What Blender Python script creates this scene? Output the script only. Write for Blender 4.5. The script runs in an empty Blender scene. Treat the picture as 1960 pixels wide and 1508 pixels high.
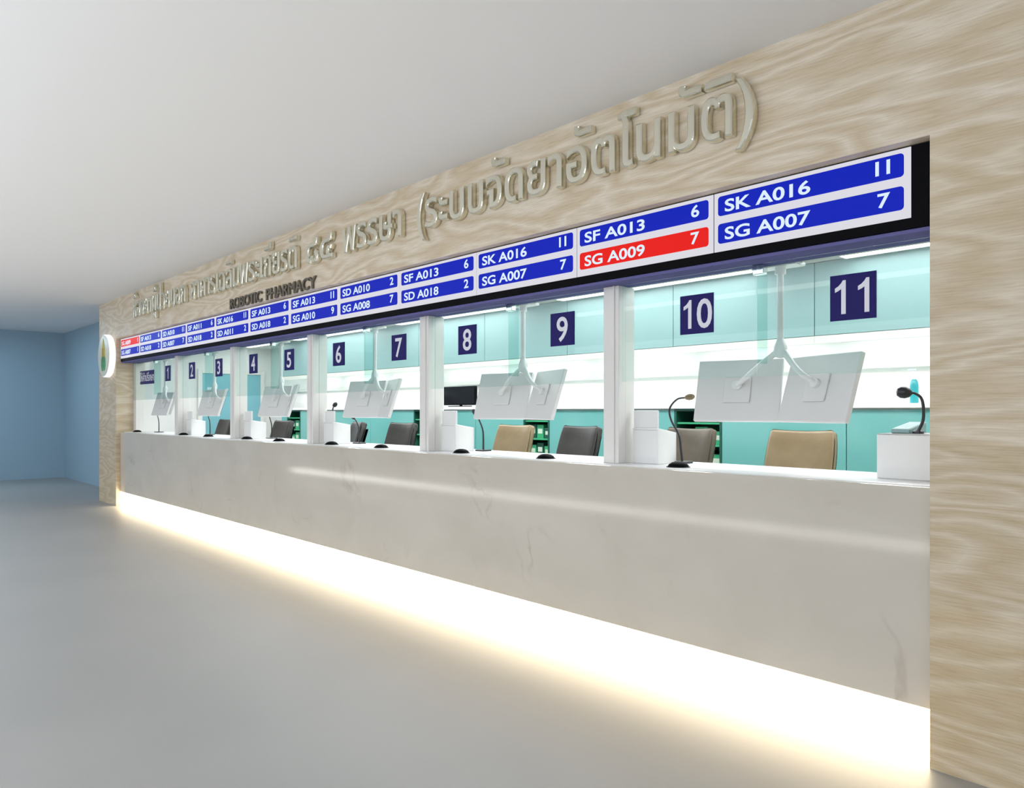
import bpy, bmesh, math, random
from mathutils import Vector, Matrix

S = bpy.context.scene
COL = S.collection
PI = math.pi

# ------------------------------------------------------------------ camera
# World: X runs along the counter wall (left = -X), Y goes into the wall, Z is up.
EYE, DIST, FPX = 1.45, 3.29, 1415.0
cam = bpy.data.cameras.new('camera')
cam.sensor_fit = 'HORIZONTAL'
cam.sensor_width = 36.0
cam.lens = FPX / 1960.0 * 36.0
cam.shift_y = 34.0 / 1960.0
cam.clip_start = 0.05
camera = bpy.data.objects.new('camera', cam)
camera.location = (0, -DIST, EYE)
camera.rotation_euler = (PI / 2, 0, math.radians(47.08))   # looks along the counter, 47 degrees off its normal
COL.objects.link(camera)
S.camera = camera

# ------------------------------------------------------------------ view, world, lights
S.view_settings.view_transform = 'Standard'
S.view_settings.look = 'None'
S.view_settings.gamma = 1.0
S.view_settings.exposure = 0.0
S.view_settings.use_curve_mapping = False
S.cycles.use_denoising = True
S.cycles.max_bounces = 10
S.cycles.transparent_max_bounces = 24
S.cycles.sample_clamp_indirect = 6.0

world = bpy.data.worlds.new('hall daylight')
S.world = world
world.use_nodes = True
bg = world.node_tree.nodes['Background']
bg.inputs[0].default_value = (0.72, 0.80, 0.95, 1)
bg.inputs[1].default_value = 0.55


def area(name, loc, rot, sx, sy, power, color):
    l = bpy.data.lights.new(name, 'AREA')
    l.shape = 'RECTANGLE'
    l.size, l.size_y, l.energy, l.color = sx, sy, power, color
    o = bpy.data.objects.new(name, l)
    o.location, o.rotation_euler = loc, rot
    COL.objects.link(o)
    return o


# broad area light added behind the camera for assumed hall daylight
area('hall_window_daylight', (-3.0, -9.5, 1.6), (PI / 2, 0, 0), 18, 2.8, 190, (0.93, 0.96, 1.0))
# unseen upward light, added behind the camera to brighten the ceiling
area('hall_cove_light', (-5.5, -5.3, 1.8), (PI, 0, 0), 21, 0.8, 590, (0.82, 0.89, 1.0))
# unseen downward strip added under the hall ceiling
area('hall_ceiling_lamp', (-4.5, -6.0, 3.15), (0, 0, 0), 9, 0.4, 30, (1.0, 0.95, 0.88))
# low strip added behind the camera, reflects as the streak on the marble
area('opposite_plinth_light', (-7.2, -4.0, 0.2), (PI / 2, 0, 0), 15.5, 0.10, 24, (1.0, 0.97, 0.92))
# dispensary ceiling lights over the staff side
area('dispensary_ceiling_lamp', (-6.0, 1.15, 2.53), (0, 0, 0), 11.5, 0.5, 150, (0.95, 0.98, 1.0))
# bluish light added to lift the dim corridor end
area('corridor_lamp', (-16.6, -1.6, 3.1), (0, 0, 0), 2.0, 2.0, 46, (0.6, 0.82, 1.0))


# ------------------------------------------------------------------ materials
def mat(name, color, rough=0.5, metal=0.0, emit=None, strength=0.0, spec=0.5, coat=0.0):
    m = bpy.data.materials.new(name)
    m.use_nodes = True
    b = m.node_tree.nodes['Principled BSDF']
    b.inputs['Base Color'].default_value = (*color, 1)
    b.inputs['Roughness'].default_value = rough
    b.inputs['Metallic'].default_value = metal
    b.inputs['Specular IOR Level'].default_value = spec
    b.inputs['Coat Weight'].default_value = coat
    if emit:
        b.inputs['Emission Color'].default_value = (*emit, 1)
        b.inputs['Emission Strength'].default_value = strength
    return m


class NT:
    def __init__(s, m):
        s.t = m.node_tree
        s.b = s.t.nodes['Principled BSDF']

    def n(s, typ, **kw):
        x = s.t.nodes.new(typ)
        for k, v in kw.items():
            if k.startswith('i_'):
                x.inputs[k[2:].replace('_', ' ')].default_value = v
            else:
                setattr(x, k, v)
        return x

    def l(s, a, b):
        s.t.links.new(a, b)

    def pos(s, scale, loc=(0, 0, 0)):
        g = s.n('ShaderNodeNewGeometry')
        mp = s.n('ShaderNodeMapping')
        mp.inputs['Scale'].default_value = scale
        mp.inputs['Location'].default_value = loc
        s.l(g.outputs['Position'], mp.inputs['Vector'])
        return mp.outputs['Vector']

    def ramp(s, fac, stops):
        r = s.n('ShaderNodeValToRGB')
        e = r.color_ramp.elements
        while len(e) < len(stops):
            e.new(0.5)
        for el, (p, c) in zip(e, stops):
            el.position = p
            el.color = (*c, 1)
        s.l(fac, r.inputs['Fac'])
        return r.outputs['Color']

    def mix(s, a, b, fac, mode='MIX'):
        x = s.n('ShaderNodeMix', data_type='RGBA', blend_type=mode)
        for sock, v in ((x.inputs[0], fac), (x.inputs[6], a), (x.inputs[7], b)):
            if hasattr(v, 'node'):
                s.l(v, sock)
            elif isinstance(v, (int, float)):
                sock.default_value = v
            else:
                sock.default_value = (*v, 1)
        return x.outputs[2]


WOOD_A, WOOD_B, WOOD_C, WOOD_D = (0.62, 0.51, 0.355), (0.675, 0.58, 0.44), (0.725, 0.635, 0.505), (0.755, 0.675, 0.555)


def wood_material():
    m = mat('pale oak laminate', (0.6, 0.5, 0.4), 0.42, spec=0.3)
    t = NT(m)
    # contour lines of a slow stretched noise give the cathedral figure, fine noise the pores
    warp = t.n('ShaderNodeTexNoise', i_Scale=1.0, i_Detail=3.0, i_Roughness=0.45, i_Distortion=0.3)
    t.l(t.pos((0.55, 0.55, 2.6)), warp.inputs['Vector'])
    mul = t.n('ShaderNodeMath', operation='MULTIPLY')
    mul.inputs[1].default_value = 26.0
    t.l(warp.outputs['Fac'], mul.inputs[0])
    pp = t.n('ShaderNodeMath', operation='PINGPONG')
    pp.inputs[1].default_value = 1.0
    t.l(mul.outputs[0], pp.inputs[0])
    ringc = t.ramp(pp.outputs[0], [(0.0, WOOD_A), (0.5, WOOD_B), (0.8, WOOD_C), (1.0, WOOD_D)])
    pore = t.n('ShaderNodeTexNoise', i_Scale=1.0, i_Detail=5.0, i_Roughness=0.65)
    t.l(t.pos((7, 7, 150)), pore.inputs['Vector'])
    porec = t.ramp(pore.outputs['Fac'], [(0.3, (0.80, 0.76, 0.70)), (0.55, (1, 1, 1)), (0.75, (1.08, 1.06, 1.04))])
    c = t.mix(ringc, porec, 0.85, 'MULTIPLY')
    # tint of the individual boards, each about 0.66 m tall
    sx = t.n('ShaderNodeSeparateXYZ')
    t.l(t.pos((1, 1, 1 / 3.28)), sx.inputs[0])
    rp = t.n('ShaderNodeValToRGB')
    rp.color_ramp.interpolation = 'CONSTANT'
    el = rp.color_ramp.elements
    for _ in range(3):
        el.new(0.5)
    for e, (p, c0) in zip(el, [(0.0, (0.90, 0.855, 0.76)), (0.2, (0.90, 0.87, 0.81)), (0.4, (1.0, 0.985, 0.955)), (0.6, (0.98, 0.955, 0.90)), (0.78, (1.03, 1.02, 1.01))]):
        e.position = p
        e.color = (*c0, 1)
    t.l(sx.outputs['Z'], rp.inputs['Fac'])
    tint = rp.outputs['Color']
    c = t.mix(c, tint, 1.0, 'MULTIPLY')
    t.l(c, t.b.inputs['Base Color'])
    bp = t.n('ShaderNodeBump', i_Strength=0.06, i_Distance=0.01)
    t.l(pore.outputs['Fac'], bp.inputs['Height'])
    t.l(bp.outputs['Normal'], t.b.inputs['Normal'])
    return m


def marble_material():
    m = mat('pale grey veined marble', (0.62, 0.60, 0.55), 0.08, spec=0.5)
    t = NT(m)
    n1 = t.n('ShaderNodeTexNoise', i_Scale=1.6, i_Detail=5.0, i_Distortion=0.6)
    t.l(t.pos((1, 1, 1.5)), n1.inputs['Vector'])
    cloud = t.ramp(n1.outputs['Fac'], [(0.3, (0.565, 0.52, 0.44)), (0.7, (0.62, 0.575, 0.495))])
    n2 = t.n('ShaderNodeTexNoise', i_Scale=1.1, i_Detail=6.0, i_Roughness=0.5, i_Distortion=0.5)
    mp = t.n('ShaderNodeMapping')
    mp.inputs['Rotation'].default_value = (0, 0.9, 0)
    g = t.n('ShaderNodeNewGeometry')
    t.l(g.outputs['Position'], mp.inputs['Vector'])
    t.l(mp.outputs['Vector'], n2.inputs['Vector'])
    vein = t.ramp(n2.outputs['Fac'], [(0.485, (0, 0, 0)), (0.5, (1, 1, 1)), (0.515, (0, 0, 0))])
    n3 = t.n('ShaderNodeTexNoise', i_Scale=2.2, i_Detail=2.0)
    t.l(g.outputs['Position'], n3.inputs['Vector'])
    gate = t.ramp(n3.outputs['Fac'], [(0.55, (0, 0, 0)), (0.72, (0.6, 0.6, 0.6))])
    f = t.mix(vein, gate, 1.0, 'MULTIPLY')
    c = t.mix(cloud, (0.42, 0.36, 0.29), f)
    t.l(c, t.b.inputs['Base Color'])
    return m


def floor_material():
    m = mat('polished pale stone floor', (0.55, 0.53, 0.5), 0.42, spec=0.5)
    t = NT(m)
    n1 = t.n('ShaderNodeTexNoise', i_Scale=0.7, i_Detail=5.0)
    t.l(t.pos((1, 1, 1)), n1.inputs['Vector'])
    c = t.ramp(n1.outputs['Fac'], [(0.3, (0.315, 0.31, 0.295)), (0.7, (0.35, 0.34, 0.325))])
    t.l(c, t.b.inputs['Base Color'])
    return m


def leather_material(name, c0, c1, rough):
    m = mat(name, c0, rough, spec=0.45)
    t = NT(m)
    tc = t.n('ShaderNodeTexCoord')
    n1 = t.n('ShaderNodeTexNoise', i_Scale=6.0, i_Detail=4.0)
    t.l(tc.outputs['Object'], n1.inputs['Vector'])
    t.l(t.ramp(n1.outputs['Fac'], [(0.35, c0), (0.65, c1)]), t.b.inputs['Base Color'])
    v = t.n('ShaderNodeTexVoronoi', i_Scale=220.0)
    t.l(tc.outputs['Object'], v.inputs['Vector'])
    bp = t.n('ShaderNodeBump', i_Strength=0.15, i_Distance=0.004)
    t.l(v.outputs['Distance'], bp.inputs['Height'])
    t.l(bp.outputs['Normal'], t.b.inputs['Normal'])
    return m


def glass_material(name, tint, gloss=0.06):
    m = bpy.data.materials.new(name)
    m.use_nodes = True
    t = m.node_tree
    t.nodes.clear()
    out = t.nodes.new('ShaderNodeOutputMaterial')
    tr = t.nodes.new('ShaderNodeBsdfTransparent')
    tr.inputs[0].default_value = (*tint, 1)
    gl = t.nodes.new('ShaderNodeBsdfGlossy')
    gl.inputs['Roughness'].default_value = 0.02
    lw = t.nodes.new('ShaderNodeLayerWeight')
    lw.inputs[0].default_value = 0.5
    pw = t.nodes.new('ShaderNodeMath')
    pw.operation = 'POWER'
    pw.inputs[1].default_value = 5.0
    t.links.new(lw.outputs['Facing'], pw.inputs[0])
    fr = t.nodes.new('ShaderNodeMath')
    fr.operation = 'MULTIPLY_ADD'
    fr.inputs[1].default_value = 0.55
    fr.inputs[2].default_value = 0.03
    t.links.new(pw.outputs[0], fr.inputs[0])
    mx = t.nodes.new('ShaderNodeMixShader')
    t.links.new(fr.outputs[0], mx.inputs[0])
    t.links.new(tr.outputs[0], mx.inputs[1])
    t.links.new(gl.outputs[0], mx.inputs[2])
    t.links.new(mx.outputs[0], out.inputs[0])
    return m


M = {
    'wood': wood_material(),
    'marble': marble_material(),
    'floor': floor_material(),
    'ceiling': mat('white painted ceiling', (0.86, 0.86, 0.86), 0.7, spec=0.2),
    'blue_wall': mat('blue grey wall paint', (0.32, 0.44, 0.52), 0.6, spec=0.3),
    'white_wall': mat('white wall paint', (0.82, 0.82, 0.79), 0.6, spec=0.3),
    'cream': mat('cream soffit paint', (0.78, 0.74, 0.68), 0.6),
    'white_frame': mat('white lacquered frame', (0.80, 0.78, 0.74), 0.35),
    'corian': mat('white solid surface', (0.87, 0.87, 0.87), 0.3),
    'rail': mat('soffit strip with display glow', (0.155, 0.15, 0.345), 0.75, spec=0.03),  # purple glow of the displays on the soffit, put into the base colour
    'black': mat('black plastic', (0.004, 0.004, 0.005), 0.45, spec=0.04),
    'rubber': mat('black rubber', (0.02, 0.02, 0.02), 0.6),
    'screen_white': mat('lit white screen', (0.02, 0.02, 0.02), 0.3, emit=(0.78, 0.77, 0.84), strength=0.9, spec=0.06),
    'screen_blue': mat('lit blue screen bar', (0.01, 0.01, 0.02), 0.3, emit=(0.0, 0.012, 0.47), strength=1.0, spec=0.06),
    'screen_red': mat('lit red screen bar', (0.02, 0.01, 0.01), 0.3, emit=(0.80, 0.008, 0.004), strength=1.0, spec=0.06),
    'screen_text': mat('lit white screen text', (0.02, 0.02, 0.02), 0.3, emit=(0.72, 0.86, 0.98), strength=0.95),
    'glow': mat('warm lit plinth diffuser', (0.8, 0.8, 0.8), 0.5, emit=(1.0, 0.82, 0.54), strength=9.0),
    'lamp': mat('lit lamp diffuser', (0.8, 0.8, 0.8), 0.5, emit=(0.97, 0.98, 1.0), strength=5.0),
    'lamp_strip': mat('lit cabinet strip', (0.8, 0.8, 0.8), 0.5, emit=(0.95, 0.98, 1.0), strength=11.0),
    'sign_lit': mat('lit white acrylic', (0.85, 0.85, 0.88), 0.3, emit=(0.92, 0.95, 1.0), strength=0.75),
    'sign_face': mat('pale cream acrylic face', (0.80, 0.80, 0.68), 0.3),
    'gold_paint': mat('gold yellow emblem', (0.62, 0.48, 0.05), 0.4),
    'green_paint': mat('green emblem', (0.07, 0.36, 0.13), 0.4),
    'brown_paint': mat('brown emblem', (0.25, 0.10, 0.03), 0.4),
    'metal_letter': mat('brushed champagne steel', (0.80, 0.78, 0.66), 0.24, metal=0.95),
    'dark_letter': mat('dark bronze letters', (0.16, 0.14, 0.11), 0.35, metal=0.6),
    'navy': mat('navy acrylic', (0.016, 0.011, 0.125), 0.35, spec=0.12),
    'digit': mat('white vinyl digit', (0.82, 0.82, 0.88), 0.4),
    'glass': glass_material('clear pale green glass', (0.90, 0.955, 0.94)),
    'glass_edge': glass_material('deep green glass', (0.80, 0.92, 0.905)),
    'aqua': mat('aqua back painted glass', (0.275, 0.415, 0.42), 0.35),
    'teal': mat('teal back painted glass', (0.17, 0.47, 0.44), 0.12),
    'teal_door': mat('teal blue door paint', (0.20, 0.48, 0.54), 0.4),
    'monitor': mat('white monitor plastic', (0.72, 0.71, 0.69), 0.45),
    'arm': mat('white enamelled steel', (0.80, 0.80, 0.78), 0.3),
    'screen_off': mat('dark monitor screen', (0.01, 0.011, 0.013), 0.12),
    'device': mat('white device casing', (0.82, 0.82, 0.80), 0.4),
    'device_line': mat('grey device seam', (0.45, 0.45, 0.44), 0.5),
    'tan': leather_material('tan leather', (0.27, 0.195, 0.105), (0.33, 0.245, 0.14), 0.38),
    'charcoal': leather_material('charcoal leather', (0.036, 0.032, 0.029), (0.055, 0.049, 0.044), 0.42),
    'brown': leather_material('grey brown leather', (0.10, 0.08, 0.056), (0.14, 0.112, 0.08), 0.4),
    'chrome': mat('chrome', (0.8, 0.8, 0.8), 0.12, metal=1.0),
    'mic': mat('dark microphone metal', (0.03, 0.032, 0.034), 0.3, metal=0.4),
    'mic_tan': mat('bronze microphone foam', (0.22, 0.17, 0.10), 0.8),
    'shelf_green': mat('dark green shelving', (0.015, 0.10, 0.07), 0.35),
    'bin_green': mat('bright green plastic', (0.05, 0.42, 0.20), 0.4),
    'label_white': mat('pale box label', (0.70, 0.78, 0.66), 0.5),
    'teal_liquid': mat('teal liquid', (0.03, 0.33, 0.36), 0.2),
    'grey_plastic': mat('grey plastic', (0.33, 0.33, 0.34), 0.5),
    'inner_floor': mat('grey vinyl floor', (0.42, 0.45, 0.45), 0.4),
}


# ------------------------------------------------------------------ geometry helpers
def add_box(bm, x0, x1, y0, y1, z0, z1, bev=0.0, seg=2, mtx=None):
    vs = [bm.verts.new((x, y, z)) for x in (x0, x1) for y in (y0, y1) for z in (z0, z1)]
    F = [(0, 1, 3, 2), (4, 6, 7, 5), (0, 4, 5, 1), (2, 3, 7, 6), (0, 2, 6, 4), (1, 5, 7, 3)]
    fs = [bm.faces.new([vs[i] for i in f]) for f in F]
    if bev > 0:
        es = list({e for f in fs for e in f.edges})
        r = bmesh.ops.bevel(bm, geom=es, offset=bev, segments=seg, profile=0.5, affect='EDGES')
        vs = list({v for f in r['faces'] for v in f.verts} | {v for v in vs if v.is_valid})
    if mtx is not None:
        bmesh.ops.transform(bm, matrix=mtx, verts=vs)
    return vs


def add_tube(bm, pts, rad, seg=10, caps=True):
    pts = [Vector(p) for p in pts]
    if not hasattr(rad, '__len__'):
        rad = [rad] * len(pts)
    rings = []
    up = None
    for i, p in enumerate(pts):
        d = (pts[min(i + 1, len(pts) - 1)] - pts[max(i - 1, 0)]).normalized()
        if up is None:
            up = Vector((0, 0, 1)) if abs(d.z) < 0.9 else Vector((1, 0, 0))
        a = d.cross(up).normalized()
        b = a.cross(d).normalized()
        up = b
        rings.append([bm.verts.new(p + rad[i] * (math.cos(2 * PI * k / seg) * a + math.sin(2 * PI * k / seg) * b)) for k in range(seg)])
    for r0, r1 in zip(rings, rings[1:]):
        for k in range(seg):
            bm.faces.new((r0[k], r0[(k + 1) % seg], r1[(k + 1) % seg], r1[k]))
    if caps:
        bm.faces.new(rings[0][::-1])
        bm.faces.new(rings[-1])


def add_lathe(bm, prof, seg=24, mtx=None):
    """prof: (radius, z) from bottom to top about the Z axis"""
    rings = []
    for r, z in prof:
        if r < 1e-6:
            rings.append([bm.verts.new((0, 0, z))])
        else:
            rings.append([bm.verts.new((r * math.cos(2 * PI * k / seg), r * math.sin(2 * PI * k / seg), z)) for k in range(seg)])
    for a, b in zip(rings, rings[1:]):
        for k in range(seg):
            j = (k + 1) % seg
            if len(a) == 1 and len(b) > 1:
                bm.faces.new((a[0], b[k], b[j]))
            elif len(b) == 1 and len(a) > 1:
                bm.faces.new((a[k], a[j], b[0]))
            elif len(a) > 1:
                bm.faces.new((a[k], a[j], b[j], b[k]))
    if len(rings[0]) > 1:
        bm.faces.new(rings[0][::-1])
    if len(rings[-1]) > 1:
        bm.faces.new(rings[-1])
    if mtx is not None:
        bmesh.ops.transform(bm, matrix=mtx, verts=[v for r in rings for v in r])


def add_prism(bm, poly, y0, y1, mtx=None):
    """poly: (x, z) outline, extruded from y0 to y1"""
    a = [bm.verts.new((x, y0, z)) for x, z in poly]
    b = [bm.verts.new((x, y1, z)) for x, z in poly]
    n = len(poly)
    bm.faces.new(a)
    bm.faces.new(b[::-1])
    for i in range(n):
        bm.faces.new((a[i], b[i], b[(i + 1) % n], a[(i + 1) % n]))
    if mtx is not None:
        bmesh.ops.transform(bm, matrix=mtx, verts=a + b)


def spline(pts, n=8):
    """Catmull-Rom through the points"""
    P = [Vector(p) for p in pts]
    P = [2 * P[0] - P[1]] + P + [2 * P[-1] - P[-2]]
    out = []
    for i in range(1, len(P) - 2):
        for k in range(n):
            t = k / n
            out.append(0.5 * ((2 * P[i]) + (P[i + 1] - P[i - 1]) * t + (2 * P[i - 1] - 5 * P[i] + 4 * P[i + 1] - P[i + 2]) * t * t
                              + (3 * P[i] - P[i - 1] - 3 * P[i + 1] + P[i + 2]) * t ** 3))
    out.append(P[-2])
    return out


def rrect(x0, x1, z0, z1, r, n=5):
    out = []
    for cx, cz, a0 in ((x1 - r, z0 + r, -90), (x1 - r, z1 - r, 0), (x0 + r, z1 - r, 90), (x0 + r, z0 + r, 180)):
        for k in range(n + 1):
            a = math.radians(a0 + 90 * k / n)
            out.append((cx + r * math.cos(a), cz + r * math.sin(a)))
    return out


def obj(name, bm, material, parent=None, smooth=False, label=None):
    bmesh.ops.recalc_face_normals(bm, faces=bm.faces[:])
    me = bpy.data.meshes.new(name)
    bm.to_mesh(me)
    bm.free()
    if smooth:
        for p in me.polygons:
            p.use_smooth = True
        try:
            me.set_sharp_from_angle(angle=math.radians(38))
        except Exception:
            pass
    me.materials.append(M[material])
    o = bpy.data.objects.new(name, me)
    COL.objects.link(o)
    if parent is not None:
        o.parent = parent
    if label:
        o['label'] = label
    return o


def box(name, x0, x1, y0, y1, z0, z1, material, parent=None, bev=0.0, label=None):
    bm = bmesh.new()
    add_box(bm, x0, x1, y0, y1, z0, z1, bev)
    return obj(name, bm, material, parent, label=label)


def tag(o, label, cat, group=None):
    o['label'] = label
    o['category'] = cat
    if group:
        o['group'] = group
    return o


def thing(name, label, cat, loc=(0, 0, 0), rotz=0.0, group=None):
    o = bpy.data.objects.new(name, None)
    o.empty_display_size = 0.1
    o.location = loc
    o.rotation_euler = (0, 0, rotz)
    COL.objects.link(o)
    return tag(o, label, cat, group)


def struct(o, label=None, cat=None):
    o['kind'] = 'structure'
    o['label'] = label or o.name.replace('_', ' ')
    o['category'] = cat or o.name.split('_')[0].split('.')[0]
    return o


def dup(root, loc, rotz, label, group=None):
    def cp(o, par):
        c = o.copy()
        COL.objects.link(c)
        if par is not None:
            c.parent = par
        for ch in kids.get(o.name, []):
            cp(ch, c)
        return c
    kids = {}
    stack = [root]
    while stack:
        q = stack.pop()
        kids[q.name] = list(q.children)
        stack += kids[q.name]
    r = cp(root, None)
    r.location = loc
    r.rotation_euler = (0, 0, rotz)
    r['label'] = label
    if group:
        r['group'] = group
    return r


# ------------------------------------------------------------------ text helpers
_cache = {}
ONE = [(0.245, 0.0), (0.335, 0.0), (0.335, 0.70), (0.277, 0.70), (0.245, 0.645), (0.19, 0.588), (0.12, 0.545), (0.12, 0.46), (0.185, 0.487), (0.245, 0.525)]


def one_digit(parent, sx, sz, x, z):
    bm = bmesh.new()
    add_prism(bm, [(x + (a - 0.228) * sx, z + b * sz) for a, b in ONE], -0.002, -0.0001)
    return obj('digit', bm, 'digit', parent)




def glyph(body, extrude=0.0, bevel=0.0):
    """(verts, faces) of a text body of size 1 with rounded shoulders that thicken its strokes"""
    key = (body, extrude, bevel)
    if key not in _cache:
        c = bpy.data.curves.new('glyph', 'FONT')
        c.body = body
        c.size = 1.0
        c.extrude = extrude
        c.bevel_depth = bevel
        c.bevel_resolution = 1
        c.resolution_u = 4
        o = bpy.data.objects.new('glyph', c)
        COL.objects.link(o)
        dg = bpy.context.evaluated_depsgraph_get()
        dg.update()
        cu = o.to_curve(dg, apply_modifiers=False)
        loops = []
        for sp in cu.splines:
            pts = [(p.co.copy(), p.handle_left.copy(), p.handle_right.copy()) for p in sp.bezier_points]
            poly = [q for p in pts for q in (p[0], p[2])]
            ar = sum(poly[k - 1].x * poly[k].y - poly[k].x * poly[k - 1].y for k in range(len(poly)))
            loops.append((pts, ar, poly))
        o.to_curve_clear()
        bpy.data.objects.remove(o)
        bpy.data.curves.remove(c)
        # one filled piece per outer contour (with its own counters), so crossing strokes do not cancel out
        big = max(loops, key=lambda q: abs(q[1]))[1] if loops else 1
        outer = [q for q in loops if q[1] * big > 0]
        inner = [q for q in loops if q[1] * big < 0]

        def inside(p, poly):
            w = False
            for k in range(len(poly)):
                a, b = poly[k - 1], poly[k]
                if (a.y > p.y) != (b.y > p.y) and p.x < (b.x - a.x) * (p.y - a.y) / (b.y - a.y) + a.x:
                    w = not w
            return w
        vs, fs = [], []
        for qi, q in enumerate(outer):
            cv = bpy.data.curves.new('stroke', 'CURVE')
            cv.dimensions = '2D'
            cv.fill_mode = 'BOTH'
            cv.extrude, cv.bevel_depth, cv.bevel_resolution, cv.resolution_u = extrude, bevel + 0.003 * qi * (len(body) == 1 and ord(body) > 0xe00), 1, 4
            for pts, _, _ in [q] + [h for h in inner if inside(h[2][0], q[2])]:
                sp = cv.splines.new('BEZIER')
                sp.bezier_points.add(len(pts) - 1)
                sp.use_cyclic_u = True
                for bp, (co, hl, hr) in zip(sp.bezier_points, pts):
                    bp.handle_left_type = bp.handle_right_type = 'FREE'
                    bp.co, bp.handle_left, bp.handle_right = co, hl, hr
            o = bpy.data.objects.new('stroke', cv)
            COL.objects.link(o)
            dg = bpy.context.evaluated_depsgraph_get()
            dg.update()
            me = bpy.data.meshes.new_from_object(o.evaluated_get(dg))
            n0 = len(vs)
            vs += [tuple(v.co) for v in me.vertices]
            fs += [tuple(n0 + k for k in p.vertices) for p in me.polygons]
            bpy.data.objects.remove(o)
            bpy.data.curves.remove(cv)
            bpy.data.meshes.remove(me)
        _cache[key] = (vs, fs)
    return _cache[key]


def right_edge(body):
    c = bpy.data.curves.new('glyph', 'FONT')
    c.body = body
    o = bpy.data.objects.new('glyph', c)
    COL.objects.link(o)
    dg = bpy.context.evaluated_depsgraph_get()
    dg.update()
    cu = o.to_curve(dg, apply_modifiers=False)
    x = max(p.co.x for sp in cu.splines for p in sp.bezier_points)
    o.to_curve_clear()
    bpy.data.objects.remove(o)
    bpy.data.curves.remove(c)
    return x


_adv = {}


def advance(ch):
    if ch not in _adv:
        _adv[ch] = right_edge('|' + ch + '|') - right_edge('||')
    return _adv[ch]


def text_mesh(name, body, sx, sz, yfront, material, parent, x, z, depth=0.002, bold=0.0, center=True, label=None):
    """standing text facing -Y; sx, sz scale a size-1 glyph; front face at yfront"""
    vs, fs = glyph(body, 0.001, bold)
    x0, x1 = min(v[0] for v in vs), max(v[0] for v in vs)
    zz = max(v[2] for v in vs)
    off = (x0 + x1) / 2 if center == True else (x0 if center == 'left' else x1)
    me = bpy.data.meshes.new(name)
    me.from_pydata([(x + (v[0] - off) * sx, yfront + depth * (1 - v[2] / zz) / 1.0, z + v[1] * sz) for v in vs], [], fs)
    me.update()
    me.materials.append(M[material])
    o = bpy.data.objects.new(name, me)
    COL.objects.link(o)
    o.parent = parent
    if label:
        o['label'] = label
    return o


# ------------------------------------------------------------------ the setting
XR, XL, XE = -1.044, -12.5, -13.45          # opening right and left edges, outer end of the wood wall
CEIL = 3.19
HEAD = 2.575                                # underside of the wood above the displays
ZT = 1.14                                   # counter top

o = box('floor', -19.2, 8, -12, 0.62, -0.1, 0, 'floor'); struct(o, 'pale polished stone floor of the hall', 'floor')
o = box('ceiling', -19.2, 8, -12, 0.62, CEIL, CEIL + 0.1, 'ceiling'); struct(o, 'plain white ceiling of the hall', 'ceiling')

bm = bmesh.new()
add_box(bm, XE, XL, 0, 0.25, 0, CEIL)
add_box(bm, XR, 6.0, 0, 0.25, 0, CEIL)
add_box(bm, XL, XR, 0, 0.25, HEAD, CEIL)
bmesh.ops.remove_doubles(bm, verts=bm.verts[:], dist=0.0005)
o = obj('wall_front', bm, 'wood'); struct(o, 'pale oak panelled wall around the pharmacy windows', 'wall')

o = box('wall_side', -18.75, XE + 0.01, 0.60, 0.70, 0, CEIL, 'blue_wall'); struct(o, 'blue grey wall beyond the wood wall', 'wall')
o = box('wall_end', -18.85, -18.75, -12, 0.70, 0, CEIL, 'blue_wall'); struct(o, 'blue grey wall at the far end of the hall', 'wall')

# header behind the displays
bm = bmesh.new()
add_box(bm, XL, XR, 0.13, 0.41, 2.223, HEAD - 0.002)
add_box(bm, XL, XR, 0.25, 0.41, HEAD - 0.002, 2.80)
o = obj('trim_1', bm, 'cream'); struct(o, 'cream soffit over the counter windows', 'trim')
o = box('trim_2', XL + 0.002, XR - 0.002, 0.075, 0.30, 2.206, 2.222, 'rail'); struct(o, 'lavender strip under the queue displays, their glow in its colour', 'trim')

# the dispensary behind
o = box('floor_interior', XL, 0.6, 0.56, 2.6, 0.18, 0.28, 'inner_floor'); struct(o, 'raised floor behind the counter', 'floor')
o = box('ceiling_interior', XL, 0.6, 0.41, 2.6, 2.56, 2.66, 'white_wall'); struct(o, 'low white ceiling behind the counter', 'ceiling')
o = box('wall_back', XL - 0.1, 0.7, 2.5, 2.6, 0, 2.66, 'white_wall'); struct(o, 'white wall behind the back cabinets', 'wall')
o = box('wall_left', XL - 0.1, XL, 0.25, 2.5, 0, 2.8, 'white_wall'); struct(o, 'white end wall behind the counter', 'wall')
o = box('wall_right', 0.6, 0.7, 0.25, 2.5, 0, 2.8, 'white_wall'); struct(o, 'white wall at the right end behind the counter', 'wall')

bm = bmesh.new()
add_box(bm, XL, 0.6, 2.470, 2.4995, 1.775, 1.835, 0.003)
o = obj('trim_3', bm, 'white_frame'); struct(o, 'white wall rail between the aqua cabinets and the back shelf', 'trim')

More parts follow.
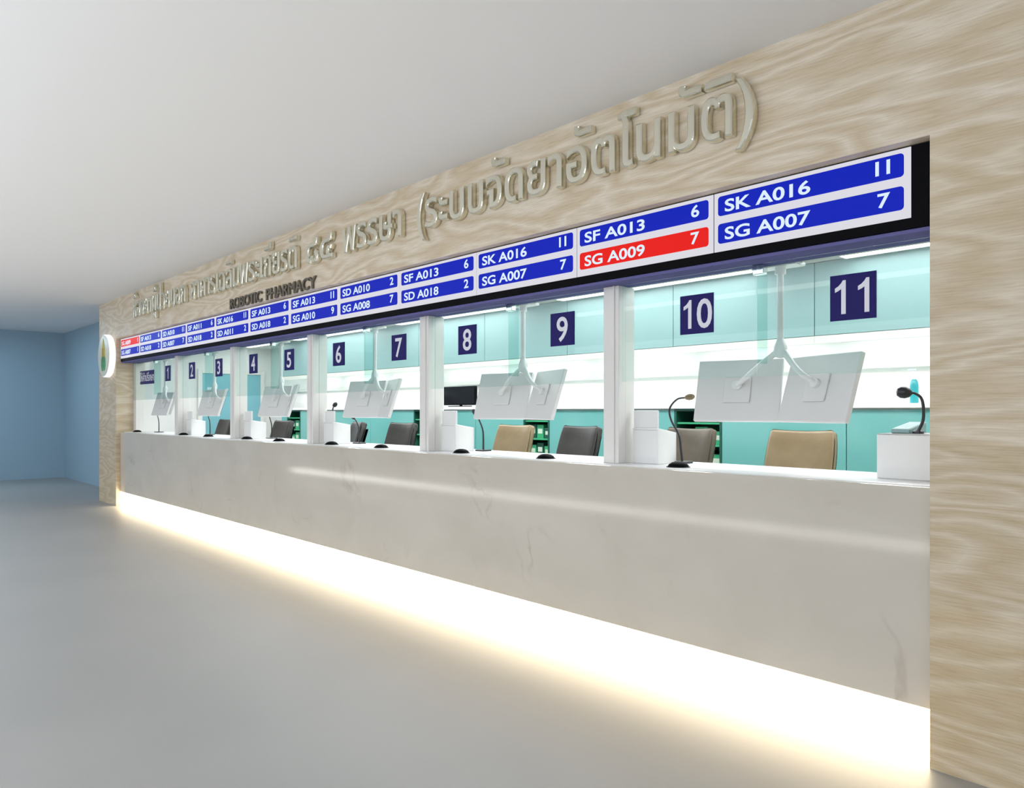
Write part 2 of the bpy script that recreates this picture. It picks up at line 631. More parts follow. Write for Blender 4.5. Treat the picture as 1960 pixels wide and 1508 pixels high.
# teal door in the far end wall of the dispensary
d = thing('door_1', 'teal blue door in the far end wall behind the counter', 'door', (XL, 1.79, 0.28))
d['kind'] = 'structure'
box('door_leaf', 0.0, 0.04, -0.50, 0.50, 0.0, 1.81, 'teal_door', d, 0.004)
bm = bmesh.new()
for a, b, z0, z1 in ((-0.57, -0.50, 0, 1.88), (0.50, 0.57, 0, 1.88), (-0.50, 0.50, 1.81, 1.88)):
    add_box(bm, 0.0, 0.055, a, b, z0, z1, 0.004)
obj('door_frame', bm, 'white_frame', d)
box('door_plate', 0.04, 0.046, -0.42, -0.30, 1.42, 1.58, 'digit', d, label='small white notice plate')
bm = bmesh.new()
add_tube(bm, [(0.04, 0.42, 0.92), (0.09, 0.42, 0.92), (0.09, 0.32, 0.92)], 0.011, 8)
obj('door_handle', bm, 'chrome', d, True)

# window bays between the columns
COLX = [-2.915, -4.813, -6.690, -8.570, -10.440]
CW = 0.118
bays = []                                    # (left, right) of the six openings, right to left
rt = XR
for cx in COLX:
    bays.append((cx + CW, rt))
    rt = cx
bays.append((XL + 0.115, rt))


def column(x0, x1, y0, y1, name='column'):
    bm = bmesh.new()
    add_box(bm, x0, x1, y0, y1, ZT, 2.205, 0.004)
    o = obj(name, bm, 'white_frame')
    return o


names = ['between windows 9 and 10', 'between windows 7 and 8', 'between windows 5 and 6', 'between windows 3 and 4', 'between windows 1 and 2']
for cx, nm in zip(COLX, names):
    bm = bmesh.new()
    add_box(bm, cx, cx + CW, 0.18, 0.245, ZT, 2.205, 0.004)
    add_box(bm, cx + 0.006, cx + CW - 0.006, 0.25, 0.34, ZT, 2.205, 0.004)
    add_box(bm, cx + CW * 0.66, cx + CW * 0.76, 0.172, 0.182, ZT, 2.205, 0.002)
    add_box(bm, cx + 0.01, cx + CW - 0.01, 0.24, 0.255, ZT, 2.205)
    o = obj('column', bm, 'white_frame')
    o['kind'] = 'structure'; o['label'] = 'white window column ' + nm; o['category'] = 'column'; o['group'] = 'white columns between the windows'
o = column(XL + 0.002, XL + 0.113, 0.252, 0.37)
o['kind'] = 'structure'; o['label'] = 'white window column at the far left end of the counter'; o['category'] = 'column'

for i, (a, b) in enumerate(bays):
    c = (a + b) / 2
    w = thing('window_%d' % (i + 1), 'clear hanging glass screen over the counter, window bay %s' % (
        ['10 and 11', '8 and 9', '6 and 7', '4 and 5', '2 and 3', '1 and the wide sign'][i]), 'window', (c, 0.21, 1.63))
    w['kind'] = 'structure'
    hw = (b - a) / 2
    box('glass_pane', -hw + 0.004, -0.006, -0.004, 0.004, 0, 0.575, 'glass', w)
    box('glass_pane', 0.006, hw - 0.004, -0.004, 0.004, 0, 0.575, 'glass', w)
    box('glass_fin', -0.005, 0.005, 0.008, 0.10, 0.07, 0.575, 'glass_edge', w)
    box('glass_clamp', -0.03, 0.03, 0.006, 0.05, 0.525, 0.575, 'chrome', w, 0.004)

# ------------------------------------------------------------------ service counter
ct = thing('service_counter', 'long marble fronted service counter with a glowing white plinth', 'counter', ((XL + XR) / 2, 0.08, 0))
hx = (XR - XL) / 2 - 0.002
bm = bmesh.new()
add_box(bm, -hx, hx, -0.02, 0.03, 0.216, ZT - 0.004, 0.006)
obj('marble_front', bm, 'marble', ct)
bm = bmesh.new()
add_box(bm, -hx, hx, 0.0305, 0.58, ZT - 0.04, ZT, 0.006)
obj('countertop', bm, 'corian', ct)
bm = bmesh.new()
add_box(bm, -hx, hx, 0.031, 0.46, 0.0, ZT - 0.041)
obj('cabinet_body', bm, 'white_frame', ct)
box('light_panel', -hx, hx, -0.0185, 0.03, 0.0, 0.2145, 'glow', ct, label='glowing white plinth light')

# ------------------------------------------------------------------ queue displays
PITCH = 0.9455
DX0 = -1.133
texts = [(('SK A016', '11', 0), ('SG A007', '7', 0)), (('SF A013', '6', 0), ('SG A009', '7', 1)),
         (('SK A016', '11', 0), ('SG A007', '7', 0)), (('SF A013', '6', 0), ('SD A018', '2', 0)),
         (('SD A010', '2', 0), ('SG A008', '7', 0)), (('SF A013', '11', 0), ('SG A010', '9', 0)),
         (('SF A013', '6', 0), ('SD A018', '2', 0)), (('SK A016', '11', 0), ('SD A011', '2', 0)),
         (('SF A011', '6', 0), ('SD A018', '2', 0)), (('SD A010', '11', 0), ('SD A007', '7', 0)),
         (('SF A013', '6', 0), ('SD A018', '2', 0)), (('SG A009', '1', 1), ('SG A007', '1', 0))]
order = ['rightmost', 'second from the right', 'third from the right', 'fourth from the right', 'fifth from the right', 'sixth from the right',
         'seventh from the right', 'fifth from the left', 'fourth from the left', 'third from the left', 'second from the left', 'leftmost']
for k, rows in enumerate(texts):
    xr = DX0 - PITCH * k
    xl = xr - PITCH
    cx = (xl + xr) / 2
    red = [r for r in rows if r[2]]
    lab = 'wide blue ticket display, %s in the row above the windows' % order[k]
    if k == 0:
        lab = 'rightmost wide blue ticket display, beside the black end panel'
    elif k == 1:
        lab = 'wide ticket display with a red SG A009 bar under a blue bar'
    elif k == 11:
        lab = 'leftmost ticket display with a red bar above a blue bar, beside the round sign'
    t = thing('queue_display', lab, 'display', (cx, 0.06, 2.237), 0, 'ticket displays above the windows')
    hw = PITCH / 2
    e0 = 0.012 if k == 11 else 0.0
    e1 = 0.084 if k == 0 else 0.0
    bm = bmesh.new()
    add_box(bm, -hw - e0 + 0.0005, hw + e1 - 0.0005, 0.004, 0.065, -0.013, 0.334)
    obj('housing', bm, 'black', t)
    bm = bmesh.new()
    add_box(bm, -hw + 0.003, hw - 0.003, 0.0, 0.0039, 0.031, 0.330)
    obj('screen', bm, 'screen_white', t)
    for r, (tk, num, isred) in enumerate(rows):
        z0, z1 = ((0.211, 0.311), (0.070, 0.171))[r]
        bm = bmesh.new()
        add_prism(bm, rrect(-hw + 0.026, hw - 0.030, z0, z1, 0.016), -0.0018, -0.0001)
        br = obj('ticket_bar', bm, 'screen_red' if isred else 'screen_blue', t, label='red ticket bar' if isred else None)
        zb = z0 + 0.018
        vs, _ = glyph(tk, 0.001, 0.022)
        wd = max(v[0] for v in vs) - min(v[0] for v in vs)
        text_mesh('ticket_code', tk, 0.445 / wd, 0.086, -0.0035, 'screen_text', br, -hw + 0.065, zb, 0.0012, 0.022, 'left')
        for q, ch in enumerate(num):
            text_mesh('window_digit', ch, 0.105, 0.086, -0.0035, 'screen_text', br, hw - 0.085 - 0.046 * (len(num) - 1 - q), z0 + 0.026, 0.0012, 0.022, 'right')

# ------------------------------------------------------------------ raised lettering


def lettering(root, words, zbase, xscale_h, material, bevel, depth, y):
    """words: (text, x0, x1) fitted along the wall; xscale_h: glyph height scale"""
    above = set('\u0e31\u0e34\u0e35\u0e36\u0e37\u0e38\u0e39\u0e47\u0e48\u0e49\u0e4a\u0e4b\u0e4c')
    high = above - set('\u0e38\u0e39')
    for txt, x0, x1 in words:
        adv, tot = [], 0.0
        for ch in txt:
            adv.append(tot)
            if ch not in above:
                tot += advance(ch)
        sx = (x1 - x0) / tot
        for ch, a in zip(txt, adv):
            vs, fs = glyph(ch, 0.01, bevel)
            zz = max(v[2] for v in vs)
            cx = x0 + a * sx
            mx = sum(v[0] for v in vs) / len(vs) * sx + cx
            me = bpy.data.meshes.new('letter')
            me.from_pydata([(cx + v[0] * sx - mx, -depth / 2 - v[2] / zz * depth / 2, (v[1] + (0.09 if ch in high else 0.0)) * xscale_h) for v in vs], [], fs)
            me.update()
            me.materials.append(M[material])
            l = bpy.data.objects.new('letter', me)
            COL.objects.link(l)
            l.parent = root
            l.location = (mx - root.location.x, 0, 0)


tl = thing('wall_lettering', 'long line of raised champagne metal Thai letters on the wood wall', 'lettering', (-6.6, -0.001, 2.81), 0)
lettering(tl, [('\u0e2b\u0e49\u0e2d\u0e07\u0e22\u0e32\u0e1c\u0e39\u0e49\u0e1b\u0e48\u0e27\u0e22\u0e19\u0e2d\u0e01', -11.52, -9.37),
               ('\u0e2d\u0e32\u0e04\u0e32\u0e23\u0e40\u0e09\u0e25\u0e34\u0e21\u0e1e\u0e23\u0e30\u0e40\u0e01\u0e35\u0e22\u0e23\u0e15\u0e34', -9.23, -6.44),
               ('\u0e58\u0e54', -6.30, -5.78), ('\u0e1e\u0e23\u0e23\u0e29\u0e32', -5.63, -4.72),
               ('(\u0e23\u0e30\u0e1a\u0e1a\u0e08\u0e31\u0e14\u0e22\u0e32\u0e2d\u0e31\u0e15\u0e42\u0e19\u0e21\u0e31\u0e15\u0e34)', -4.55, -1.78)],
          2.81, 0.365, 'metal_letter', 0.024, 0.05, 0)
en = thing('wall_lettering', 'short line of dark raised capitals reading ROBOTIC PHARMACY under the Thai letters', 'lettering', (-7.1, -0.001, 2.582), 0)
lettering(en, [('ROBOTIC', -8.10, -7.28), ('PHARMACY', -7.19, -6.15)], 2.58, 0.155, 'dark_letter', 0.022, 0.022, 0)

# ------------------------------------------------------------------ round emblem sign
em = thing('round_sign', 'round lit drum sign with a gold and green emblem on the wood wall', 'sign', (-12.84, 0, 2.325))
RX = Matrix.Rotation(PI / 2, 4, 'X')       # lathe axis Z -> -Y
bm = bmesh.new()
add_lathe(bm, [(0.325, 0.0), (0.335, 0.01), (0.335, 0.075), (0.328, 0.085)], 48, RX)
obj('drum', bm, 'sign_lit', em, True)
bm = bmesh.new()
add_lathe(bm, [(0.322, 0.085), (0.322, 0.089), (0.315, 0.091)], 48, RX)
obj('face', bm, 'sign_face', em, True)
bm = bmesh.new()
add_prism(bm, [(-0.10, -0.02), (0.10, -0.02), (0.085, 0.10), (0.045, 0.20), (0.0, 0.27), (-0.045, 0.20), (-0.085, 0.10)], -0.096, -0.0912)
obj('gold_figure', bm, 'gold_paint', em, label='golden yellow tapering figure')
bm = bmesh.new()
add_prism(bm, [(-0.012, -0.10), (0.012, -0.10), (0.014, 0.12), (-0.010, 0.12)], -0.099, -0.0962)
obj('staff', bm, 'brown_paint', em, label='thin brown staff')
for sgn in (-1, 1):
    bm = bmesh.new()
    add_prism(bm, [(sgn * x, z) for x, z in ((0.012, -0.03), (0.06, 0.0), (0.115, -0.05), (0.12, -0.14), (0.09, -0.22), (0.03, -0.24), (0.012, -0.18))], -0.0962, -0.0913)
    obj('leaf', bm, 'green_paint', em, label='green leaf shape')

# ------------------------------------------------------------------ window number signs
SGN = [('11', 1632), ('10', 1333), ('9', 1076), ('8', 894), ('7', 763), ('6', 648), ('5', 553), ('4', 484.5), ('3', 418.5), ('2', 367), ('1', 321)]
COTB, KK, VX = 0.93, 2639.0, 336.0
for num, px in SGN:
    D = 3.49
    x = D * (COTB - KK / (px + VX))
    z = 1.984
    s = thing('number_sign', 'square navy sign with a white %s on the glass above the counter' % num, 'sign', (x, 0.2, z), 0, 'window number signs')
    box('plate', -0.105, 0.105, 0.0, 0.0055, -0.107, 0.107, 'navy', s)
    if '1' not in num:
        vs, _ = glyph(num, 0.001, 0.008)
        wd = max(v[0] for v in vs) - min(v[0] for v in vs)
        text_mesh('digit', num, min(0.23, 0.096 / wd), 0.222, -0.002, 'digit', s, 0.0, -0.076, 0.0018, 0.014)
    else:
        for q, ch in enumerate(num):
            px_ = 0.0 if len(num) == 1 else (-0.056, 0.050)[q]
            if ch == '1':
                one_digit(s, 0.235, 0.225, px_, -0.077)
                continue
            text_mesh('digit', ch, 0.205, 0.222, -0.002, 'digit', s, px_, -0.076, 0.0018, 0.014)
s = thing('number_sign', 'wide navy sign with white Thai lettering on the farthest left glass', 'sign', (-11.68, 0.2, 1.96), 0)
box('plate', -0.32, 0.32, 0.0, 0.0055, -0.10, 0.10, 'navy', s, 0.002)
text_mesh('lettering', '\u0e43\u0e2b\u0e49\u0e04\u0e33\u0e1b\u0e23\u0e36\u0e01\u0e29\u0e32', 0.14, 0.16, -0.002, 'digit', s, 0.0, -0.055, 0.0018, 0.008)

# ------------------------------------------------------------------ hanging twin monitors
BAYNAME = ['at windows 10 and 11', 'at windows 8 and 9', 'at windows 6 and 7', 'at windows 4 and 5', 'at windows 2 and 3', 'at window 1']


def make_twin():
    t = thing('monitor_mount', 'x', 'monitor mount')
    # origin: foot point of the hub on the counter line; z measured from world zero
    bm = bmesh.new()
    add_box(bm, -0.11, 0.11, -0.055, 0.055, 2.205, 2.222, 0.004)
    obj('ceiling_plate', bm, 'arm', t)
    bm = bmesh.new()
    add_tube(bm, [(0, 0, 2.206), (0, 0, 1.80)], 0.017, 14)
    add_tube(bm, [(0, 0, 2.2055), (0, 0, 2.17)], 0.028, 14)
    obj('pole', bm, 'arm', t, True)
    bm = bmesh.new()
    add_lathe(bm, [(0.017, 1.835), (0.024, 1.815), (0.034, 1.79), (0.034, 1.755), (0.024, 1.735), (0.0, 1.73)][::-1], 16)
    obj('hub', bm, 'arm', t, True)
    for sg in (-1, 1):
        yaw = sg * math.radians(13 if sg < 0 else 22)
        tilt = math.radians(17)
        cxm, cym, czm = ((-0.285, 0.068, 1.568) if sg < 0 else (0.190, 0.030, 1.568))
        R = Matrix.Translation((cxm, cym, czm)) @ Matrix.Rotation(yaw * -1, 4, 'Z') @ Matrix.Rotation(-tilt, 4, 'X')
        bm = bmesh.new()
        # local: back of the monitor faces -Y (to the hall), screen faces +Y (to the staff)
        add_box(bm, -0.237, 0.237, -0.012, 0.016, -0.180, 0.180, 0.006, 2, R)
        mo = obj('monitor', bm, 'monitor', t)
        bm = bmesh.new()
        add_box(bm, -0.222, 0.222, 0.0161, 0.018, -0.155, 0.165, 0.0, 1, R)
        obj('screen', bm, 'screen_off', mo)
        bm = bmesh.new()
        add_box(bm, -0.229, 0.229, -0.0035, 0.0035, -0.008, 0.0, 0.0, 1, R @ Matrix.Translation((0, 0.004, -0.1725)))
        obj('lower_edge', bm, 'corian', mo)
        bm = bmesh.new()
        add_box(bm, -0.075, 0.075, -0.022, -0.0115, -0.075, 0.075, 0.006, 2, R)
        obj('mount_plate', bm, 'monitor', mo)
        p0 = Vector((sg * 0.015, 0, 1.77))
        p3 = R @ Vector((0, -0.028, 0.02))
        pm = p0.lerp(p3, 0.55) + Vector((0, -0.03, -0.012))
        bm = bmesh.new()
        add_tube(bm, spline([p0, pm, p3], 8), [0.017 - 0.004 * k / 16 for k in range(17)], 12)
        a = obj('arm', bm, 'arm', t, True)
        bm = bmesh.new()
        add_tube(bm, [R @ Vector((0, -0.040, 0.02)), R @ Vector((0, -0.021, 0.02))], 0.026, 14)
        obj('joint', bm, 'arm', a, True)
    return t


MX = [-1.90, -3.85, -5.80, -7.69, -9.58, -11.45]
first = make_twin()
first.location = (MX[0] + 0.02, 0.38, 0)
first['label'] = 'twin white monitors on a hanging pole at windows 10 and 11'
first['group'] = 'hanging twin monitors'
for x, nm in list(zip(MX, BAYNAME))[1:]:
    dup(first, (x + 0.02, 0.38, 0), 0, 'twin white monitors on a hanging pole ' + nm)

# ------------------------------------------------------------------ devices on the counter


def make_device():
    t = thing('counter_device', 'x', 'device')
    bm = bmesh.new()
    # body, its lid sloping down to the staff side
    vs = add_box(bm, 0, 0.185, 0, 0.19, 0, 0.215)
    for v in vs:
        if v.co.z > 0.2 and v.co.y > 0.1:
            v.co.z -= 0.03
    bmesh.ops.bevel(bm, geom=bm.edges[:], offset=0.005, segments=2, affect='EDGES', profile=0.5)
    b = obj('body', bm, 'device', t)
    box('seam', 0.01, 0.175, -0.0006, 0.0006, 0.2, 0.2025, 'device_line', b)
    bm = bmesh.new()
    add_box(bm, -0.002, 0.17, 0.012, 0.035, 0.212, 0.318, 0.005)
    obj('back_panel', bm, 'device', t)
    return t


dev = None
DEVX = [(bays[i][0] + 0.022) for i in range(5)]
for x, nm in zip(DEVX, BAYNAME):
    lab = 'white device with a sloped lid on the counter ' + nm
    if dev is None:
        dev = make_device()
        dev.location = (x, 0.285, ZT)
        dev['label'] = lab
        dev['group'] = 'white devices beside the columns'
    else:
        dup(dev, (x, 0.285, ZT), 0, lab)

t = thing('counter_device', 'large white box device with a glossy lid against the right wood wall', 'device', (-1.37, 0.31, ZT))
box('body', 0, 0.318, 0, 0.30, 0, 0.205, 'device', t, 0.005)
box('seam_band', 0.006, 0.312, 0.003, 0.297, 0.2051, 0.209, 'device_line', t)
bm = bmesh.new()
vs = add_box(bm, 0.045, 0.125, 0.05, 0.28, 0.2091, 0.232)
for v in vs:
    if v.co.y > 0.1 and v.co.z > 0.22:
        v.co.z += 0.03
bmesh.ops.bevel(bm, geom=bm.edges[:], offset=0.006, segments=2, affect='EDGES', profile=0.5)
obj('lid', bm, 'aqua', t, label='glossy pale aqua lid')

# ------------------------------------------------------------------ gooseneck microphones


def mic(loc, path, base, head_mat, label, hr=0.019, foot=True):
    """path: (x, y, z) offsets from loc; base half-sizes"""
    t = thing('gooseneck_microphone', label, 'microphone', loc, 0, 'gooseneck microphones')
    bm = bmesh.new()
    if foot:
        add_box(bm, -base[0], base[0], -base[1], base[1], 0, base[2], 0.005)
    else:
        add_lathe(bm, [(base[0], 0), (base[0], base[2] * 0.6), (base[0] * 0.6, base[2])], 16)
    obj('base', bm, 'mic', t)
    p = spline(path, 8)
    n = len(p)
    bm = bmesh.new()
    add_tube(bm, p, [0.0075 - 0.002 * i / n for i in range(n)], 10)
    obj('neck', bm, 'mic', t, True)
    d = (p[-1] - p[-2]).normalized()
    bm = bmesh.new()
    prof = [(0.006, -0.012), (hr * 0.75, 0.0), (hr, 0.018), (hr * 0.95, 0.038), (hr * 0.6, 0.052), (0, 0.056)]
    add_lathe(bm, prof, 16, Matrix.Translation(p[-1]) @ d.to_track_quat('Z', 'Y').to_matrix().to_4x4())
    obj('head', bm, head_mat, t, True)
    return t


mic((-2.55, 0.49, ZT), [(-0.012, 0, 0.012), (-0.02, 0.0, 0.08), (-0.035, 0.0, 0.17), (-0.09, 0, 0.26), (-0.10, 0, 0.33), (-0.04, -0.01, 0.385), (0.03, -0.015, 0.395)],
    (0.035, 0.05, 0.014), 'mic_tan', 'black gooseneck microphone with a bronze head curving over beside window 10')
mic((-1.215, 0.385, ZT + 0.209), [(0, 0, 0.01), (0.02, 0, 0.06), (0.022, 0, 0.12), (0.012, 0, 0.165), (-0.01, -0.01, 0.185), (-0.03, -0.02, 0.188)],
    (0.024, 0.024, 0.018), 'mic', 'thick dark gooseneck microphone on the large white box device', 0.028, False)
MP = [(0, 0, 0.012), (0, 0, 0.10), (-0.008, 0, 0.17), (-0.045, -0.005, 0.245), (-0.075, -0.01, 0.285)]
mic((-4.43, 0.52, ZT), MP, (0.05, 0.045, 0.012), 'mic', 'thin black gooseneck microphone on the counter below windows 8 and 9')
mic((-6.28, 0.52, ZT), [(0, 0, 0.012), (-0.005, 0, 0.10), (-0.02, 0, 0.17), (-0.05, -0.005, 0.22), (-0.08, -0.01, 0.245)], (0.055, 0.045, 0.012), 'mic',
    'short black gooseneck microphone standing on the counter below windows 6 and 7')
mic((DEVX[2] + 0.09, 0.33, ZT + 0.20), [(0, 0, 0.01), (0.0, 0, 0.08), (0.002, 0, 0.12), (0.02, 0, 0.16), (0.028, 0, 0.166)], (0.014, 0.014, 0.015), 'mic',
    'black gooseneck microphone with a round head above the white device below window 6', 0.022, False)
mic((-8.16, 0.50, ZT), MP, (0.06, 0.045, 0.012), 'mic', 'thin black gooseneck microphone on the counter below windows 4 and 5')
mic((-10.03, 0.50, ZT), MP, (0.06, 0.045, 0.012), 'mic', 'thin black gooseneck microphone on the counter below windows 2 and 3')
mic((-11.78, 0.40, ZT), MP, (0.07, 0.05, 0.012), 'mic', 'thin black gooseneck microphone below the wide navy sign')

# ------------------------------------------------------------------ black domes on the counter edge
PX = [(-2.40, 'below window 10'), (-3.44, 'below window 9'), (-4.33, 'below window 8'), (-5.42, 'below window 7'), (-6.27, 'below window 6'),
      (-7.37, 'below window 5'), (-8.18, 'below window 4'), (-9.33, 'below window 3'), (-10.20, 'below window 2, beside a column'), (-12.19, 'at the far left end of the counter')]
dome = None
for x, nm in PX:
    lab = 'small black dome on the counter edge ' + nm
    if dome is None:
        dome = thing('counter_dome', lab, 'dome', (x, 0.215, ZT), 0, 'black domes along the counter edge')
        bm = bmesh.new()
        add_lathe(bm, [(0.060, 0.0), (0.060, 0.004), (0.052, 0.016), (0.036, 0.026), (0.016, 0.0305), (0, 0.031)], 28)
        obj('cap', bm, 'black', dome, True)
        bm = bmesh.new()
        add_lathe(bm, [(0.066, 0.0), (0.066, 0.003), (0.0605, 0.0035)], 28)
        obj('rim', bm, 'rubber', dome, True)
    else:
        dup(dome, (x, 0.215, ZT), 0, lab)

# ------------------------------------------------------------------ staff chairs


def make_chair(leather):
    t = thing('office_chair', 'x', 'chair')
    # front faces -Y (towards the customers); the backrest leans away
    bm = bmesh.new()
    add_box(bm, -0.225, 0.225, -0.24, 0.24, 0.50, 0.585, 0.035, 3)
    obj('seat', bm, leather, t, True)
    R = Matrix.Translation((0, 0.20, 0.62)) @ Matrix.Rotation(math.radians(-17), 4, 'X')
    bm = bmesh.new()
    vs = add_box(bm, -0.245, 0.245, -0.04, 0.04, 0.0, 0.44, 0.0)
    bmesh.ops.subdivide_edges(bm, edges=bm.edges[:], cuts=5, use_grid_fill=True)
    for v in bm.verts:
        u, w = v.co.x / 0.245, (v.co.z - 0.22) / 0.22
        v.co.x *= 0.89 * (1 - 0.07 * max(0, w) ** 2)
        v.co.y += 0.03 * (u * u) * -1 + (0.012 * (1 - u * u) * (1 - w * w) * (-1 if v.co.y < 0 else 0.3))
    be = [e for e in bm.edges if len(e.link_faces) == 2 and e.calc_face_angle(0) > 0.9]
    bmesh.ops.bevel(bm, geom=be, offset=0.022, segments=3, affect='EDGES', profile=0.5)
    bmesh.ops.transform(bm, matrix=R, verts=bm.verts[:])
    b = obj('backrest', bm, leather, t, True)
    bm = bmesh.new()
    add_box(bm, -0.16, 0.16, 0.043, 0.053, 0.05, 0.38, 0.004, 2, R)
    obj('back_shell', bm, 'black', b)
    bm = bmesh.new()
    add_tube(bm, spline([(0, 0.05, 0.49), (0, 0.22, 0.49), (0, 0.285, 0.56), (0, 0.335, 0.72)], 6), 0.022, 10)
    obj('back_support', bm, 'black', t, True)
    bm = bmesh.new()
    add_tube(bm, [(0, 0, 0.09), (0, 0, 0.30)], 0.032, 14)
    add_tube(bm, [(0, 0, 0.30), (0, 0, 0.499)], 0.02, 14)
    obj('gas_lift', bm, 'chrome', t, True)
    for k in range(5):
        a = 2 * PI * k / 5 + 0.3
        bm = bmesh.new()
        add_tube(bm, [(0.02 * math.cos(a), 0.02 * math.sin(a), 0.12), (0.28 * math.cos(a), 0.28 * math.sin(a), 0.075)], [0.026, 0.016], 8)
        l = obj('leg', bm, 'black', t, True)
        bm = bmesh.new()
        add_lathe(bm, [(0.022, -0.02), (0.028, -0.014), (0.028, 0.014), (0.022, 0.02)], 14,
                  Matrix.Translation((0.28 * math.cos(a), 0.28 * math.sin(a), 0.0285)) @ Matrix.Rotation(a, 4, 'Z') @ Matrix.Rotation(PI / 2, 4, 'X'))
        obj('caster', bm, 'rubber', l, True)
    return t


protos = {}
CH = [(-2.17, 0.98, 3, 'tan', 'tan leather office chair behind the counter at window 11'),
      (-3.07, 1.02, -6, 'brown', 'grey brown leather office chair half hidden by the device at window 10'),
      (-4.84, 0.98, 2, 'tan', 'tan leather office chair behind the counter at windows 8 and 9'),
      (-4.08, 0.98, -4, 'charcoal', 'charcoal leather office chair behind the counter at window 9'),
      (-7.62, 1.00, -16, 'charcoal', 'charcoal leather office chair half hidden by the device at window 6'),
      (-6.60, 0.98, 4, 'charcoal', 'charcoal leather office chair behind the counter at window 7'),
      (-9.42, 0.98, 4, 'charcoal', 'charcoal leather office chair behind the counter at windows 4 and 5'),
      (-11.38, 0.98, 3, 'charcoal', 'charcoal leather office chair behind the counter at window 3')]
for x, y, rz, lt, lab in CH:
    if lt not in protos:
        c = protos[lt] = make_chair(lt)
        c.location = (x, y, 0.28)
        c.rotation_euler = (0, 0, math.radians(rz))
        c['label'] = lab
        c['group'] = 'office chairs behind the counter'
    else:
        dup(protos[lt], (x, y, 0.28), math.radians(rz), lab)

# ------------------------------------------------------------------ back cabinets
UP = [0.006 - 1.25 * k for k in range(10)]
for k in range(9):
    xr, xl = UP[k], UP[k + 1]
    w = (xr - xl) / 2
    t = thing('wall_cabinet', 'pale aqua wall cabinet, number %s counted from the right end of the row' % ['one', 'two', 'three', 'four', 'five', 'six', 'seven', 'eight', 'nine'][k],
              'cabinet', ((xr + xl) / 2, 2.1, 1.955), 0, 'aqua wall cabinets behind the counter')
    box('carcass', -w + 0.001, w - 0.001, 0.022, 0.398, 0.045, 0.60, 'white_frame', t)
    bm = bmesh.new()
    add_box(bm, -w + 0.003, w - 0.003, 0.0, 0.0215, 0.06, 0.60, 0.002)
    obj('door', bm, 'aqua', t, label='pale aqua glass door')
    box('light_valance', -w + 0.001, w - 0.001, 0.0, 0.03, 0.0, 0.056, 'cream', t)
    box('cabinet_light', -w + 0.1, w - 0.1, 0.20, 0.26, 0.03, 0.0445, 'lamp_strip', t, label='under cabinet light')

LOW = [(0.006, -1.244, 'c'), (-1.244, -2.26, 'c'), (-2.26, -3.27, 'c'), (-3.27, -3.73, 's'), (-3.73, -4.49, 'c'), (-4.49, -5.24, 'c'), (-5.24, -5.62, 's'),
       (-5.62, -6.40, 'c'), (-6.40, -7.20, 'c'), (-7.20, -7.60, 's'), (-7.60, -8.60, 'c'), (-8.60, -9.60, 'c'), (-9.60, -10.60, 'c'), (-10.60, -11.05, 's'), (-11.05, -11.244, 'c')]
num = ['one', 'two', 'three', 'four', 'five', 'six', 'seven', 'eight', 'nine', 'ten', 'eleven']
ci = si = 0
random.seed(4)
for xr, xl, kd in LOW:
    w = (xr - xl) / 2
    cx = (xr + xl) / 2
    if kd == 'c':
        t = thing('base_cabinet', 'teal glass fronted base cabinet, number %s counted from the right end of the row' % num[ci], 'cabinet', (cx, 2.1, 0.28), 0, 'teal base cabinets behind the counter')
        ci += 1
        box('carcass', -w + 0.001, w - 0.001, 0.02, 0.398, 0.0, 1.195, 'white_frame', t)
        bm = bmesh.new()
        add_box(bm, -w + 0.003, w - 0.003, 0.0, 0.0195, 0.50, 1.185, 0.002)
        obj('door', bm, 'teal', t, label='teal glass door')
        bm = bmesh.new()
        add_box(bm, -w + 0.003, w - 0.003, 0.0, 0.0195, 0.06, 0.494, 0.002)
        obj('drawer', bm, 'teal', t, label='teal glass drawer front')
    else:
        t = thing('open_shelf', 'dark green open shelf unit behind the counter, %s of the four from the right' % ['first', 'second', 'third', 'fourth'][si], 'shelf', (cx, 2.1, 0.28), 0, 'open shelf units between the base cabinets')
        si += 1
        bm = bmesh.new()
        add_box(bm, -w + 0.001, -w + 0.021, 0.0, 0.398, 0, 1.195)
        add_box(bm, w - 0.021, w - 0.001, 0.0, 0.398, 0, 1.195)
        add_box(bm, -w + 0.021, w - 0.021, 0.38, 0.398, 0, 1.195)
        add_box(bm, -w + 0.021, w - 0.021, 0.0, 0.38, 0, 0.05)
        add_box(bm, -w + 0.021, w - 0.021, 0.0, 0.38, 1.175, 1.195)
        bmesh.ops.remove_doubles(bm, verts=bm.verts[:], dist=0.0002)
        obj('carcass', bm, 'shelf_green', t)
        zs = [0.50, 0.69, 0.88, 1.065]
        for z in zs:
            box('shelf', -w + 0.0215, w - 0.0215, 0.01, 0.379, z, z + 0.015, 'bin_green', t, label='bright green shelf board')
        wd = 2 * (w - 0.03)
        unit = ['first', 'second', 'third', 'fourth'][si - 1]
        for z in zs[1:3]:
            n = 3
            for q in range(n):
                bw = wd / n - 0.012
                x0 = cx - w + 0.03 + q * wd / n + 0.006
                h = random.uniform(0.10, 0.15)
                b = thing('storage_box', 'small green box, %s of three, %s row of the %s dark shelf unit from right' % (['left', 'middle', 'right'][q], 'lower' if z == zs[1] else 'upper', unit), 'box', (x0 + bw / 2, 2.16, 0.28 + z + 0.015), 0, 'green boxes on the open shelves')
                box('carton', -bw / 2, bw / 2, 0, 0.2, 0, h, random.choice(['bin_green', 'shelf_green', 'bin_green']), b, 0.003)
                box('box_label', -bw / 3, bw / 3, -0.0015, -0.0001, h * 0.35, h * 0.7, 'label_white', b, label='pale label')
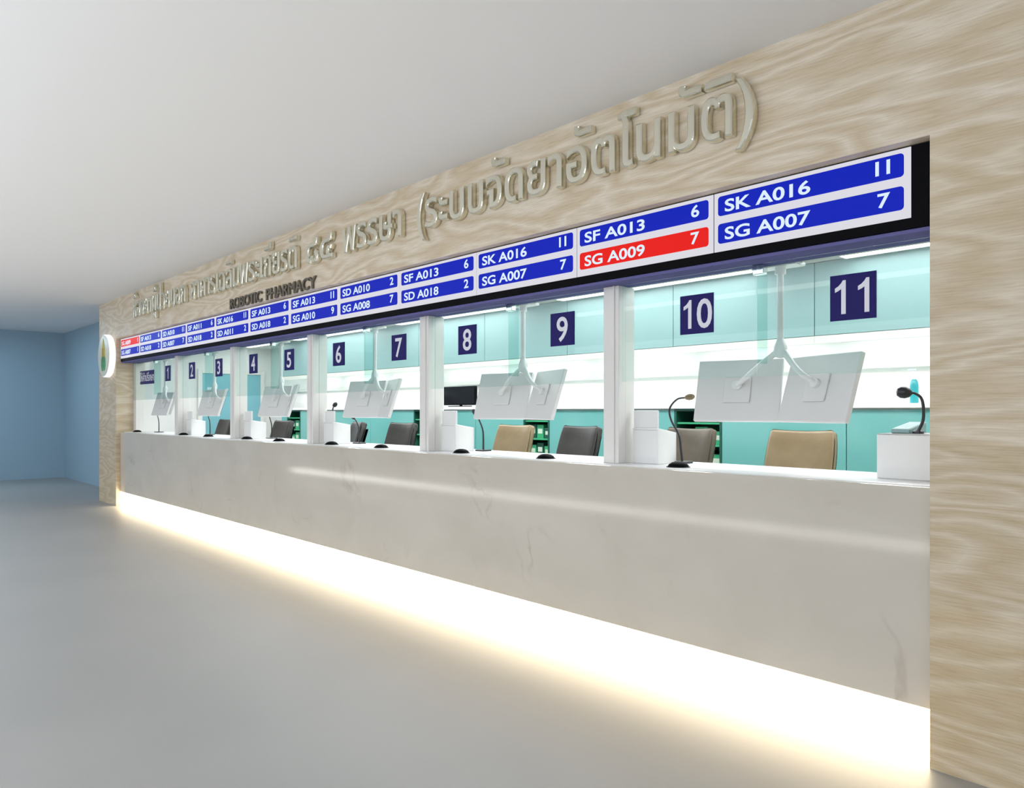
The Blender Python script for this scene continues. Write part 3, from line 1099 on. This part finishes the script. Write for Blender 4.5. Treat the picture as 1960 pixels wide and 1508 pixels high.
t = tag(box('back_shelf', -11.244, 0.006, 2.07, 2.498, 1.476, 1.508, 'corian', None, 0.003), 'long white shelf top running along the teal base cabinets', 'shelf')

# things on the back shelf
t = thing('monitor', 'black desktop monitor on the back shelf left of the twin monitors at window 8', 'monitor', (-6.83, 2.20, 1.508))
bm = bmesh.new(); add_box(bm, -0.32, 0.32, -0.015, 0.02, 0.02, 0.24, 0.005)
c = obj('casing', bm, 'black', t)
box('screen', -0.305, 0.305, -0.0165, -0.0151, 0.035, 0.228, 'screen_off', c)
bm = bmesh.new(); add_tube(bm, [(0, 0.035, 0.012), (0, 0.035, 0.16)], 0.018, 10); obj('stand_neck', bm, 'black', t, True)
box('stand_foot', -0.13, 0.13, -0.06, 0.10, 0, 0.013, 'black', t, 0.004)

t = thing('sanitizer_bottle', 'clear pump bottle with teal liquid on the back shelf at the right', 'bottle', (-1.84, 2.2, 1.508))
bm = bmesh.new(); add_lathe(bm, [(0.026, 0), (0.028, 0.01), (0.028, 0.12), (0.022, 0.15), (0.014, 0.165)], 20); obj('bottle_body', bm, 'teal_liquid', t, True)
bm = bmesh.new(); add_lathe(bm, [(0.015, 0.165), (0.015, 0.19), (0.006, 0.192), (0.006, 0.225)], 14)
add_box(bm, -0.04, 0.012, -0.008, 0.008, 0.225, 0.237, 0.003); obj('pump', bm, 'digit', t, True)

tag(box('wall_socket', -1.66, -1.56, 2.488, 2.4999, 1.70, 1.77, 'grey_plastic', None, 0.003), 'small grey wall socket above the back shelf at the right edge', 'socket')

# ceiling lights of the dispensary
for k, x1 in enumerate([-0.15, -2.90, -5.68, -8.45, -11.2]):
    x0 = x1 - 2.1 if k < 4 else x1 - 1.1
    t = thing('ceiling_light', 'long white ceiling light behind the counter, %s in the row from the right' % ['first', 'second', 'third', 'fourth', 'fifth'][k], 'light', ((x0 + x1) / 2, 1.88, 2.56), 0, 'ceiling lights behind the counter')
    w = (x1 - x0) / 2
    bm = bmesh.new()
    for a, b, c0, c1 in ((-w, w, -0.17, -0.155), (-w, w, 0.155, 0.17), (-w, -w + 0.015, -0.155, 0.155), (w - 0.015, w, -0.155, 0.155)):
        add_box(bm, a, b, c0, c1, -0.02, -0.0005)
    obj('frame', bm, 'white_frame', t)
    box('diffuser', -w + 0.016, w - 0.016, -0.154, 0.154, -0.014, -0.001, 'lamp', t, label='lit white diffuser')
